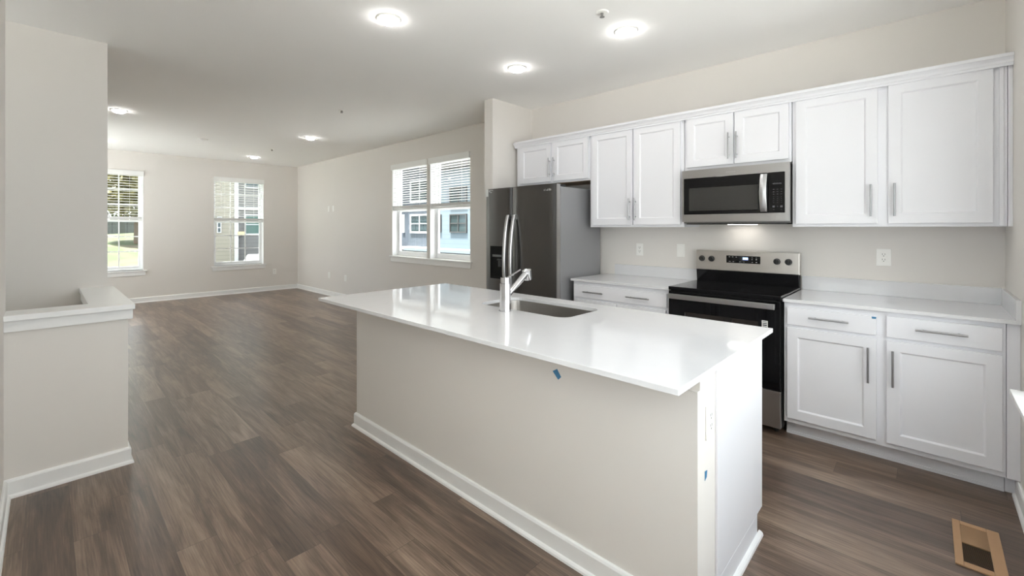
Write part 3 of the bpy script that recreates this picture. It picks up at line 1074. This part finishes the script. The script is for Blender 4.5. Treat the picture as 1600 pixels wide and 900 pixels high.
# ------------------------------------------------------------------ island
def island():
    jx0, jx1, jy0, jym, jy1 = -3.216, -0.894, -2.508, -2.338, -1.731
    r = thing('kitchen_island', 'long island with a beige half-height wall and white cabinets, under the white slab', 'island', ((jx0 + jx1) / 2, -2.1, 0))
    w = MB()
    w.box(jx0, jx1, jy0, jym, 0.0, 0.832)
    w.box(jx0, jx1, jy0 + 0.021, jym, 0.832, CT0)
    w.build('half_wall', WALL, r)
    c = MB()
    c.box(jx0, jx1, jym + 0.0005, jy1, 0.1, 0.70)
    c.box(jx0, -2.48, jym + 0.0005, jy1, 0.70, CT0)
    c.box(-1.58, jx1, jym + 0.0005, jy1, 0.70, CT0)
    c.box(-2.48, -1.58, jym + 0.0005, -2.24, 0.70, CT0)
    c.box(-2.48, -1.58, -1.76, jy1, 0.70, CT0)
    c.box(jx0, jx1, jym + 0.0005, -1.81, 0.0, 0.1)
    c.build('cabinet_body', CAB, r)
    e = MB()
    e.box(jx1 + 0.0003, jx1 + 0.004, jym + 0.004, jy1, 0.1, CT0)
    e.box(jx1 + 0.0003, jx1 + 0.004, jym + 0.004, -1.81, 0.0, 0.1)
    e.box(jx1 + 0.0003, jx1 + 0.009, jym - 0.002, jym + 0.010, 0.0, CT0)
    e.build('end_panel', CAB, r, bevel=0.001)
    baseboard('baseboard', [(jx0, jy1 - 0.08), (jx0, jy0), (jx1, jy0), (jx1, jym - 0.002)], -1, parent=r)
    sh = MB()
    sh.poly([(jx1 + 0.004, jym + 0.01, 0), (jx1 + 0.022, jym + 0.01, 0), (jx1 + 0.020, jym + 0.01, 0.010), (jx1 + 0.014, jym + 0.01, 0.016), (jx1 + 0.004, jym + 0.01, 0.019)], (0, -1.782 - jym - 0.01, 0))
    sh.build('shoe_moulding', TRIM, r)
    # kitchen-side doors
    xs = [(-3.20, -2.76), (-2.74, -2.30), (-2.28, -1.84), (-1.82, -1.38), (-1.36, -0.92)]
    for i, (a, b) in enumerate(xs):
        d = shaker(r, a, b, 0.133, 0.727, jy1 + 0.0005, 1)
        px = b - 0.04 if i % 2 == 0 else a + 0.04
        bar_pull(d, (px, jy1 + 0.05, 0.47), (px, jy1 + 0.05, 0.67), (0, 0.03, 0))
        dd = shaker(r, a, b, 0.748, 0.865, jy1 + 0.0005, 1, name='drawer', plain=True)
        bar_pull(dd, ((a + b) / 2 - 0.1, jy1 + 0.05, 0.806), ((a + b) / 2 + 0.1, jy1 + 0.05, 0.806), (0, 0.03, 0))


island()

SX0, SX1, SY0, SY1 = -2.355, -1.690, -2.160, -1.800


def rrect(x0, x1, y0, y1, rad, n=6):
    P = []
    for cx, cy, a0 in ((x1 - rad, y0 + rad, -90), (x1 - rad, y1 - rad, 0), (x0 + rad, y1 - rad, 90), (x0 + rad, y0 + rad, 180)):
        for i in range(n + 1):
            a = math.radians(a0 + 90 * i / n)
            P.append((cx + rad * math.cos(a), cy + rad * math.sin(a)))
    return P


def island_top():
    x0, x1, y0, y1 = -3.281, -0.859, -2.749, -1.673
    mb = MB()
    bm = mb.bm
    inn = rrect(SX0, SX1, SY0, SY1, 0.07)
    k = len(inn) // 4
    out = [(x1, y0), (x1, y1), (x0, y1), (x0, y0)]
    zb, zt = 0.8945, 0.914
    Vi = {z: [bm.verts.new((p[0], p[1], z)) for p in inn] for z in (zb, zt)}
    Vo = {z: [bm.verts.new((p[0], p[1], z)) for p in out] for z in (zb, zt)}
    n = len(inn)
    for z in (zb, zt):
        for c in range(4):
            seg = [Vi[z][(c * k + i) % n] for i in range(k)]
            for i in range(k - 1):
                bm.faces.new((Vo[z][c], seg[i + 1], seg[i]))
            nxt = Vi[z][((c + 1) * k) % n]
            bm.faces.new((Vo[z][c], Vo[z][(c + 1) % 4], nxt, seg[-1]))
    for i in range(n):
        j = (i + 1) % n
        bm.faces.new((Vi[zb][i], Vi[zb][j], Vi[zt][j], Vi[zt][i]))
    for i in range(4):
        j = (i + 1) % 4
        bm.faces.new((Vo[zb][i], Vo[zt][i], Vo[zt][j], Vo[zb][j]))
    o = mb.build('countertop', QUARTZ, bevel=0.0015)
    tag(o, 'large white quartz slab on the island with a sink cut into it', 'countertop', 'white quartz worktops')


island_top()


def sink():
    r = thing('kitchen_sink', 'undermount stainless steel sink bowl set into the island', 'sink', ((SX0 + SX1) / 2, (SY0 + SY1) / 2, 0.71))
    mb = MB()
    bm = mb.bm
    levels = [(-0.022, 0.8935, 0.09), (0.0005, 0.8935, 0.07), (0.003, 0.88, 0.068), (0.010, 0.76, 0.065), (0.020, 0.735, 0.06), (0.045, 0.722, 0.05)]
    rings = []
    for ins, z, rad in levels:
        rings.append([bm.verts.new((p[0], p[1], z)) for p in rrect(SX0 + ins, SX1 - ins, SY0 + ins, SY1 - ins, rad)])
    for a, b in zip(rings, rings[1:]):
        for i in range(len(a)):
            j = (i + 1) % len(a)
            bm.faces.new((a[i], b[i], b[j], a[j]))
    bm.faces.new(rings[-1])
    o = mb.build('bowl', SINKM, r, smooth=True)
    sd = o.modifiers.new('solid', 'SOLIDIFY')
    sd.thickness = 0.0015
    sd.offset = -1
    cx, cy = (SX0 + SX1) / 2, SY1 - 0.14
    d = MB()
    d.cyl((cx, cy, 0.7222), (cx, cy, 0.7245), 0.045, n=28)
    d.cyl((cx, cy, 0.7245), (cx, cy, 0.7275), 0.028, n=24)
    d.build('drain', CHROME, r, smooth=True)


sink()


def faucet():
    bx, by = -2.055, -2.222
    r = thing('faucet', 'chrome single-lever pull-out faucet behind the island sink', 'faucet', (bx, by, 0.914))
    z0 = 0.9142
    b = MB()
    b.cyl((bx, by, z0), (bx, by, z0 + 0.004), 0.036, n=32)
    b.cyl((bx, by, z0 + 0.004), (bx, by, z0 + 0.155), 0.032, 0.0295, n=8)
    b.build('base', CHROME, r)
    c = MB()
    c.cyl((bx, by, z0 + 0.156), (bx, by, z0 + 0.188), 0.026, 0.026, n=8)
    ho = c.build('lever_hub', CHROME, r)
    l = MB()
    l.cyl((bx + 0.004, by + 0.0, z0 + 0.180), (bx + 0.092, by + 0.025, z0 + 0.236), 0.0055, 0.0045, n=12)
    l.build('lever', CHROME, ho, smooth=True)
    s = MB()
    p0 = Vector((bx, by + 0.018, z0 + 0.085))
    p1 = Vector((bx, by + 0.170, z0 + 0.192))
    s.cyl(p0, p1, 0.0155, 0.0185, n=24)
    so = s.build('spout', CHROME, r, smooth=True)
    h = MB()
    d = (p1 - p0).normalized()
    h.cyl(p1 + d * 0.0005, p1 + d * 0.024, 0.0205, 0.024, n=24)
    q = p1 + d * 0.014
    h.cyl(q + Vector((0, 0.001, 0.016)), q + Vector((0, 0.016, -0.040)), 0.027, 0.022, n=24)
    h.build('spray_head', CHROME, so, smooth=True)


faucet()


# ------------------------------------------------------------------ outlets and tapes
def outlet(label, at, normal, w=0.072, h=0.117, kind='outlet', group='white wall plates'):
    """plate flat on a wall at point `at`, facing `normal` ('-y','+x')"""
    r = thing('wall_outlet' if kind == 'outlet' else 'wall_plate', label, 'outlet' if kind == 'outlet' else 'wall plate', at, group)
    x, y, z = at

    def bx(mb, u0, u1, d0, d1, w0, w1):
        if normal == '-y': mb.box(x + u0, x + u1, y - d0, y - d1, z + w0, z + w1)
        else: mb.box(x + d0, x + d1, y + u0, y + u1, z + w0, z + w1)
    p = MB()
    bx(p, -w / 2, w / 2, 0.0004, 0.006, -h / 2, h / 2)
    p.build('cover_plate', PLATE, r, bevel=0.0018)
    if kind == 'outlet':
        q = MB()
        bx(q, -0.017, 0.017, 0.006, 0.0082, -0.034, 0.034)
        so = q.build('socket', PLATE, r, bevel=0.001)
        s = MB()
        for dz in (-0.018, 0.018):
            bx(s, -0.008, -0.0055, 0.0081, 0.0086, dz, dz + 0.009)
            bx(s, 0.0055, 0.008, 0.0081, 0.0086, dz, dz + 0.009)
            bx(s, -0.0025, 0.0025, 0.0081, 0.0086, dz - 0.010, dz - 0.005)
        s.build('slots', SLOT, so)
    else:
        q = MB()
        bx(q, -0.016, 0.016, 0.006, 0.009, -0.033, 0.033)
        q.build('insert', PLATE, r, bevel=0.001)
    return r


outlet('white outlet above the counter, nearer the refrigerator of the two left of the range', (-2.364, 0, 1.172), '-y')
outlet('blank white switch plate above the counter close to the range', (-1.964, 0, 1.176), '-y', kind='plate')
outlet('white outlet above the corner counter by the window wall', (-0.558, 0, 1.177), '-y', w=0.079)
outlet('white outlet on the end of the island half wall', (-0.894, -2.402, 0.706), '+x')
outlet('white cable plate high on the living room wall, nearer the far corner of the pair', (-9.22, LY, 1.775), '-y', w=0.06, kind='plate')
outlet('white cable plate high on the living room wall, nearer the double window of the pair', (-9.02, LY, 1.775), '-y', w=0.06, kind='plate')
outlet('white outlet low on the living room wall, nearer the far corner', (-9.20, LY, 0.42), '-y', w=0.09)
outlet('white outlet low on the living room wall, nearer the double window', (-8.49, LY, 0.41), '-y', w=0.09)
outlet('white outlet low on the far wall between window and corner', (FX, -0.475, 0.415), '+x')


def tape(label, pts, d):
    o = MB().poly(pts, d).build('tape_mark', TAPE)
    tag(o, label, 'tape', 'blue tape marks')


tape('small blue tape piece on the island half wall under the slab', [(-1.500, -2.5083, 0.768), (-1.476, -2.5083, 0.782), (-1.455, -2.5083, 0.752), (-1.470, -2.5083, 0.737)], (0, -0.0008, 0))
tape('small blue tape piece on the narrow end of the island half wall', [(-0.8935, -2.444, 0.543), (-0.8935, -2.422, 0.540), (-0.8935, -2.426, 0.518), (-0.8935, -2.444, 0.511)], (0.0008, 0, 0))
tape('small blue tape piece beside a drawer of the base cabinet next to the range', [(-0.579, -0.6312, 0.857), (-0.557, -0.6312, 0.857), (-0.559, -0.6312, 0.845), (-0.577, -0.6312, 0.845)], (0, -0.0008, 0))


# ------------------------------------------------------------------ floor register
def register():
    x0, x1, y0, y1 = -0.258, -0.108, -1.425, -1.040
    r = thing('floor_register', 'tan metal floor vent with half its louvre open on the wood floor', 'floor vent', ((x0 + x1) / 2, (y0 + y1) / 2, 0))
    ix0, ix1, iy0, iy1 = -0.232, -0.147, -1.390, -1.072
    f = MB()
    z = 0.0065
    f.box(x0, ix0, y0, y1, 0.0002, z)
    f.box(ix1, x1, y0, y1, 0.0002, z)
    f.box(ix0, ix1, y0, iy0, 0.0002, z)
    f.box(ix0, ix1, iy1, y1, 0.0002, z)
    f.build('frame', TAN, r, bevel=0.002)
    MB().box(ix0, ix1, iy0, iy1, 0.0002, 0.0008).build('duct', SLOT if False else BPLAST, r)
    MB().box(ix0, ix1, -1.232, iy1, 0.001, 0.0045).build('damper', TANIN, r)
    l = MB()
    n = 13
    for i in range(n):
        y = iy0 + 0.006 + (-1.238 - iy0 - 0.008) * i / (n - 1)
        l.box(ix0, ix1, y - 0.0009, y + 0.0009, 0.001, 0.0045)
    l.build('louvres', pmat('dark_bronze', srgb(84, 66, 52), 0.5, var=0.1), r)


register()


# ------------------------------------------------------------------ ceiling fixtures
def downlight(label, x, y):
    r = thing('downlight', label, 'ceiling light', (x, y, H), 'recessed ceiling downlights')
    n = 32

    def ringmesh(levels, close=True):
        mb = MB()
        rings = [[mb.bm.verts.new((x + rr * math.cos(2 * math.pi * i / n), y + rr * math.sin(2 * math.pi * i / n), z)) for i in range(n)] for rr, z in levels]
        for a, b in zip(rings, rings[1:]):
            for i in range(n):
                j = (i + 1) % n
                mb.bm.faces.new((a[i], a[j], b[j], b[i]))
        if close:
            mb.bm.faces.new(rings[-1])
        return mb
    ringmesh([(0.080, H - 0.0003), (0.080, H - 0.005), (0.076, H - 0.008), (0.065, H - 0.008), (0.065, H - 0.0003)], False).build('trim_ring', PLATE, r, smooth=True)
    ringmesh([(0.064, H - 0.005), (0.062, H - 0.016), (0.054, H - 0.026), (0.036, H - 0.033), (0.010, H - 0.036)]).build('diffuser', LED, r, smooth=True)


for lab, x, y in (
    ('round white downlight over the island, nearest the stair wall', -2.956, -2.416),
    ('round white downlight above the range aisle', -1.893, -1.147),
    ('round white downlight in front of the refrigerator', -2.943, -1.145),
    ('round white downlight near the double window in the living room', -7.266, -1.160),
    ('round white downlight beside the tall stairwell wall corner', -7.301, -3.402),
    ('small distant downlight close to the far wall', -9.930, -1.162),
    ('round white downlight over the island end nearest the kitchen windows', -1.893, -2.416),
    ('round white downlight in front of the far-wall window onto the lawn', -9.930, -3.402),
):
    downlight(lab, x, y)


def sprinkler(label, x, y, rad=0.034):
    r = thing('sprinkler', label, 'sprinkler', (x, y, H), 'ceiling sprinkler heads')
    MB().cyl((x, y, H - 0.0003), (x, y, H - 0.007), rad, rad * 0.85, n=28).build('escutcheon', PLATE, r, smooth=True)
    m = MB()
    m.cyl((x, y, H - 0.007), (x, y, H - 0.026), 0.009, 0.007, n=14)
    m.cyl((x, y, H - 0.030), (x, y, H - 0.032), 0.016, n=14)
    m.box(x - 0.0015, x + 0.0015, y - 0.012, y - 0.009, H - 0.031, H - 0.007)
    m.box(x - 0.0015, x + 0.0015, y + 0.009, y + 0.012, H - 0.031, H - 0.007)
    m.build('sprinkler_head', pmat('head_metal', srgb(150, 148, 145), 0.4, 0.5, var=0.05), r)


sprinkler('white ceiling sprinkler head above the kitchen aisle', -1.872, -1.50, 0.042)
sprinkler('small white ceiling sprinkler head level with the pillar', -5.383, -1.566)
sprinkler('small white ceiling sprinkler head beside the far living room downlights', -8.768, -1.218)
r = thing('smoke_detector', 'flat round white detector on the living room ceiling', 'detector', (-8.59, -2.292, H))
MB().cyl((-8.59, -2.292, H - 0.0003), (-8.59, -2.292, H - 0.022), 0.075, 0.066, n=32).build('housing', PLATE, r, smooth=True)
MB().cyl((-8.59, -2.292, H - 0.022), (-8.59, -2.292, H - 0.028), 0.04, 0.035, n=24).build('sensor_cover', PLATE, r, smooth=True)


# ------------------------------------------------------------------ outdoors
GZ = -1.7
GRASS = blotch_mat('lawn', [srgb(66, 61, 48), srgb(50, 64, 32), srgb(84, 76, 62)], 0.35)
g = MB()
bm = g.bm
xs = [6, -2, -12, -20, -28, -36, -48, -60, -80, -110]
ys = [-60, -40, -25, -12, -4, 4, 12, 25, 45]


def gz(x, y):
    if x > -28: return GZ
    return GZ + min(1.0, (-28 - x) / 34) * 2.6 + 0.25 * math.sin(x * 0.21 + y * 0.3)


V = [[bm.verts.new((x, y, gz(x, y))) for y in ys] for x in xs]
for i in range(len(xs) - 1):
    for j in range(len(ys) - 1):
        bm.faces.new((V[i][j], V[i + 1][j], V[i + 1][j + 1], V[i][j + 1]))
struct('ground', g, GRASS)

BEIGE = band_mat('beige_siding', srgb(128, 124, 114), srgb(106, 102, 93), 0.18)
GREY = band_mat('grey_siding', srgb(108, 108, 108), srgb(88, 88, 88), 0.18)
BLUEG = band_mat('blue_board_siding', srgb(66, 73, 82), srgb(56, 64, 72), 0.4, 'X', 0.08)
PALE = band_mat('pale_siding', srgb(100, 112, 120), srgb(92, 103, 111), 0.2)
ROOFM = pmat('dark_shingles', srgb(58, 58, 58), 0.9, var=0.2, scale=6)
WTRIM = pmat('outdoor_trim', srgb(176, 178, 180), 0.5, var=0.02)
OGLASS = pmat('dark_outdoor_glass', srgb(46, 58, 60), 0.1, var=0.3, scale=2)
GREENG = pmat('green_outdoor_glass', srgb(58, 84, 76), 0.12, var=0.3, scale=2)


def house_window(root, axis, plane, out, a0, a1, z0, z1, glass=OGLASS, fw=0.07, trim=True, split=True):
    def bx(mb, u0, u1, d0, d1, w0, w1):
        n0, n1 = plane + out * d0, plane + out * d1
        if axis == 'x': mb.box(u0, u1, n0, n1, w0, w1)
        else: mb.box(n0, n1, u0, u1, w0, w1)
    f = MB()
    bx(f, a0 - fw, a0, 0.001, 0.06, z0 - fw, z1 + fw)
    bx(f, a1, a1 + fw, 0.001, 0.06, z0 - fw, z1 + fw)
    bx(f, a0, a1, 0.001, 0.06, z0 - fw, z0)
    bx(f, a0, a1, 0.001, 0.06, z1, z1 + fw)
    bx(f, a0, a1, 0.002, 0.05, (z0 + z1) / 2 - 0.02, (z0 + z1) / 2 + 0.02)
    if split:
        c = (a0 + a1) / 2
        bx(f, c - 0.025, c + 0.025, 0.002, 0.05, z0, z1)
    fo = f.build('window', WTRIM if trim else ROOFM, root)
    p = MB()
    bx(p, a0, a1, 0.003, 0.02, z0, z1)
    p.build('pane', glass, fo)


# beige and grey house beyond the far wall
r = thing('house', 'beige and grey sided house seen through the far-wall window', 'house', (-27, 4, GZ))
MB().box(-30, -24, -0.2, 2.25, GZ, 7.2).build('beige_wall', BEIGE, r)
MB().box(-24.02, -23.94, 2.17, 2.33, GZ, 7.2).build('corner_board', WTRIM, r)
MB().box(-30, -24.35, 2.25, 8.0, GZ, 7.2).build('grey_wall', GREY, r)
MB().box(-24.4, -24.28, 2.33, 8.0, 2.28, 2.42).build('band_board', WTRIM, r)
MB().box(-24.36, -23.9, 2.30, 2.62, 1.02, 1.06).box(-24.36, -23.9, 2.30, 2.60, 1.06, 1.22).build('porch_hood', pmat('tan_shingle', srgb(176, 160, 130), 0.8), r)
MB().box(-30.4, -23.6, -0.6, 8.3, 7.2, 7.5).build('roof', ROOFM, r)
house_window(r, 'y', -24.0, 1, 1.49, 1.60, 1.20, 1.62, OGLASS, 0.03, split=False)
house_window(r, 'y', -24.0, 1, 1.49, 1.62, 1.78, 1.88, OGLASS, 0.03, split=False)
house_window(r, 'y', -24.35, 1, 2.75, 4.0, 1.12, 2.0, GREENG, 0.07)
house_window(r, 'y', -24.35, 1, 2.75, 4.0, 3.4, 4.8, OGLASS, 0.07)
house_window(r, 'y', -24.0, 1, 0.5, 1.3, 3.3, 4.8, OGLASS, 0.07)
MB().box(-24.36, -24.30, 2.44, 2.50, 1.62, 1.70).box(-24.36, -24.30, 2.44, 2.50, 0.88, 0.95).build('porch_light', BPLAST, r)

# white car parked in front of it
r = thing('parked_car', 'white car parked in front of the grey siding, only its top in view', 'car', (-22.2, 3.6, GZ))
c = MB()
D = 0.62
c.poly([(-23.1, y + D, GZ + z) for y, z in ((1.62, 0.35), (6.2, 0.35), (6.25, 1.0), (5.3, 1.15), (4.5, 1.82), (1.85, 1.88), (1.68, 1.6))], (1.8, 0, 0))
c.build('car_body', pmat('car_paint', srgb(128, 130, 133), 0.3, var=0.02), r, bevel=0.05)
MB().poly([(-21.31, y + D, GZ + z) for y, z in ((1.86, 1.25), (5.0, 1.25), (4.4, 1.72), (1.98, 1.77))], (0.03, 0, 0)).build('side_window', OGLASS, r)
for y in (3.1, 6.0):
    MB().cyl((-21.5, y, GZ + 0.34), (-21.25, y, GZ + 0.34), 0.34, n=24).build('wheel', BPLAST, r)
    MB().cyl((-23.15, y, GZ + 0.34), (-22.9, y, GZ + 0.34), 0.34, n=24).build('wheel', BPLAST, r)

# neighbouring houses beyond the living room wall
r = thing('house', 'blue-grey board sided house seen through the double window', 'house', (-21, 11, GZ))
MB().box(-27, -17.2, 9.0, 14.0, GZ, 4.6).build('wall', BLUEG, r)
MB().poly([(-27.5, 8.4, 4.6), (-27.5, 14.6, 4.6), (-27.5, 11.5, 7.4)], (10.5, 0, 0)).build('roof', ROOFM, r)
MB().box(-20.25, -20.05, 8.94, 8.99, 1.15, 2.1).build('shutter', WTRIM, r)
house_window(r, 'x', 9.0, -1, -19.45, -18.0, 1.22, 2.0, OGLASS, 0.09)
house_window(r, 'x', 9.0, -1, -19.45, -18.0, 2.75, 3.7, OGLASS, 0.09)
MB().box(-19.8, -17.0, 7.9, 9.0, 0.36, 0.46).build('porch_trim', WTRIM, r)
MB().box(-19.75, -17.0, 7.95, 8.95, GZ, 0.36).build('porch', ROOFM, r)

r = thing('house', 'pale sided house with dark windows seen at the double window nearer the refrigerator', 'house', (-14, 10, GZ))
MB().box(-16.6, -9.0, 8.0, 13.5, GZ, 3.9).build('wall', PALE, r)
mbb = MB().poly([(-16.9, 7.6, 3.9), (-8.6, 7.6, 3.9), (-16.0, 7.6, 4.9)], (0, 6.4, 0))
mbb.build('roof', ROOFM, r)
house_window(r, 'x', 8.0, -1, -15.05, -14.05, 1.24, 1.93, OGLASS, 0.05, trim=False)
house_window(r, 'x', 8.0, -1, -15.05, -14.05, 2.35, 3.05, OGLASS, 0.05, trim=False)
house_window(r, 'x', 8.0, -1, -16.1, -15.75, 1.24, 1.93, OGLASS, 0.05, trim=False, split=False)
MB().box(-17.0, -8.6, 6.9, 7.99, 0.42, 0.52).build('porch_trim', PALE, r)
MB().box(-16.9, -8.7, 7.0, 7.99, GZ, 0.42).build('porch', ROOFM, r)

struct('ground_bounce_grey', MB().box(-24, 6, 0.3, 30, GZ + 0.01, GZ + 0.05), pmat('neutral_bounce_paving', srgb(150, 149, 147), 0.9, var=0.08, scale=3))  # neutral ground added to keep grass colour off the living room ceiling
# unseen pale slab added as a reflector, bouncing daylight up through the windows
struct('ground_bounce_pale', MB().box(-13, 0.17, -15, -5.7, -0.35, -0.15), pmat('pale_bounce_paving', srgb(232, 232, 233), 0.8, var=0.05, scale=2))
struct('ground_bounce_right', MB().box(0.17, 14, -16, 8, -0.35, -0.15), pmat('grey_bounce_paving', srgb(160, 159, 157), 0.8, var=0.05, scale=2))  # unseen ground added to throw light in at the right-wall windows

# fence and trees beyond the lawn
r = thing('board_fence', 'dark board fence at the top of the lawn', 'fence', (-62, -4, gz(-62, -4)))
MB().box(-62.1, -61.9, -16, 4.5, 0.3, 2.2).build('fence_panel', band_mat('fence_boards', srgb(84, 86, 82), srgb(60, 60, 58), 0.6, 'Y'), r)
for y in range(-16, 5, 4):
    MB().box(-61.9, -61.75, y - 0.08, y + 0.08, 0.3, 2.3).build('fence_post', pmat('post', srgb(96, 90, 80), 0.8), r)

LEAFY = [blotch_mat('yellow_leaves', [srgb(84, 80, 50), srgb(124, 116, 76), srgb(144, 138, 110)], 0.8),
         blotch_mat('green_leaves', [srgb(58, 68, 44), srgb(94, 102, 64), srgb(122, 124, 92)], 0.8),
         blotch_mat('rust_leaves', [srgb(66, 54, 44), srgb(104, 90, 72), srgb(124, 114, 96)], 0.8)]
BARK = pmat('bark', srgb(92, 80, 66), 0.95, var=0.2, scale=5)
random.seed(11)


def tree(label, x, y, h, k):
    z0 = gz(x, y) - 0.1
    r = thing('tree', label, 'tree', (x, y, z0), 'trees beyond the lawn')
    t = MB()
    t.cyl((x, y, z0), (x, y, z0 + h * 0.55), 0.22, 0.12, n=10)
    for i in range(6):
        a = i * 1.05
        t.cyl((x, y, z0 + h * (0.28 + 0.04 * i)), (x + math.cos(a) * h * 0.2, y + math.sin(a) * h * 0.2, z0 + h * (0.52 + 0.05 * i)), 0.07, 0.03, n=6)
    t.build('trunk', BARK, r)
    c = MB()
    bm = c.bm
    for _ in range(3600):
        while True:
            u, v, w = (random.uniform(-1, 1) for _ in range(3))
            q = u * u + v * v + w * w
            if 0.15 < q < 1: break
        px, py, pz = x + u * h * 0.33, y + v * h * 0.33, z0 + h * 0.62 + w * h * 0.40
        s = random.uniform(0.14, 0.32) * h / 9
        R = Matrix.Rotation(random.uniform(0, 6.28), 3, Vector((random.uniform(-1, 1), random.uniform(-1, 1), random.uniform(-1, 1) + 0.01)).normalized())
        vs = [bm.verts.new(Vector((px, py, pz)) + R @ Vector(p)) for p in ((-s, 0, 0), (0, -s * 0.6, 0), (s, 0, 0), (0, s * 0.6, 0))]
        bm.faces.new(vs)
    c.build('crown', LEAFY[k], r)


r = thing('hedge', 'dense green hedge standing behind the board fence', 'hedge', (-64.5, -4, gz(-64, -4)))
c = MB()
for _ in range(5200):
    px, py, pz = random.uniform(-65.6, -63.4), random.uniform(-15, 5), random.uniform(0.4, 5.2) ** 1.0
    a = random.uniform(0.12, 0.28)
    R3 = Matrix.Rotation(random.uniform(0, 6.28), 3, Vector((random.uniform(-1, 1), random.uniform(-1, 1), random.uniform(-1, 1) + 0.01)).normalized())
    c.bm.faces.new([c.bm.verts.new(Vector((px, py, pz)) + R3 @ Vector(p)) for p in ((-a, 0, 0), (0, -a * 0.6, 0), (a, 0, 0), (0, a * 0.6, 0))])
c.build('foliage', LEAFY[1], r)
c = MB()
for k in range(12):
    c.cyl((-64.5, -14 + k * 1.6, 0.3), (-64.5, -14 + k * 1.6, 3.6), 0.06, 0.03, n=6)
c.build('stems', BARK, r)

tree('yellow-leaved tree beyond the lawn, in front of the fence in the far-wall window', -50, 1.5, 9.5, 0)
tree('green-leaved tree beyond the lawn, next to the beige house', -57, 9.0, 10.0, 1)
tree('rust-leaved tree in front of the fence on the stair side of the lawn', -54, -6.5, 9.0, 2)
tree('tall green tree directly behind the board fence', -73, 2.5, 16.0, 1)
tree('tall rust-coloured tree behind the board fence, farther from the beige house', -73, -12.5, 14.0, 2)
tree('very tall yellow-green tree far behind the board fence', -90, 8.5, 19.0, 0)

for o in bpy.data.objects:
    if '_o' in o: del o['_o']
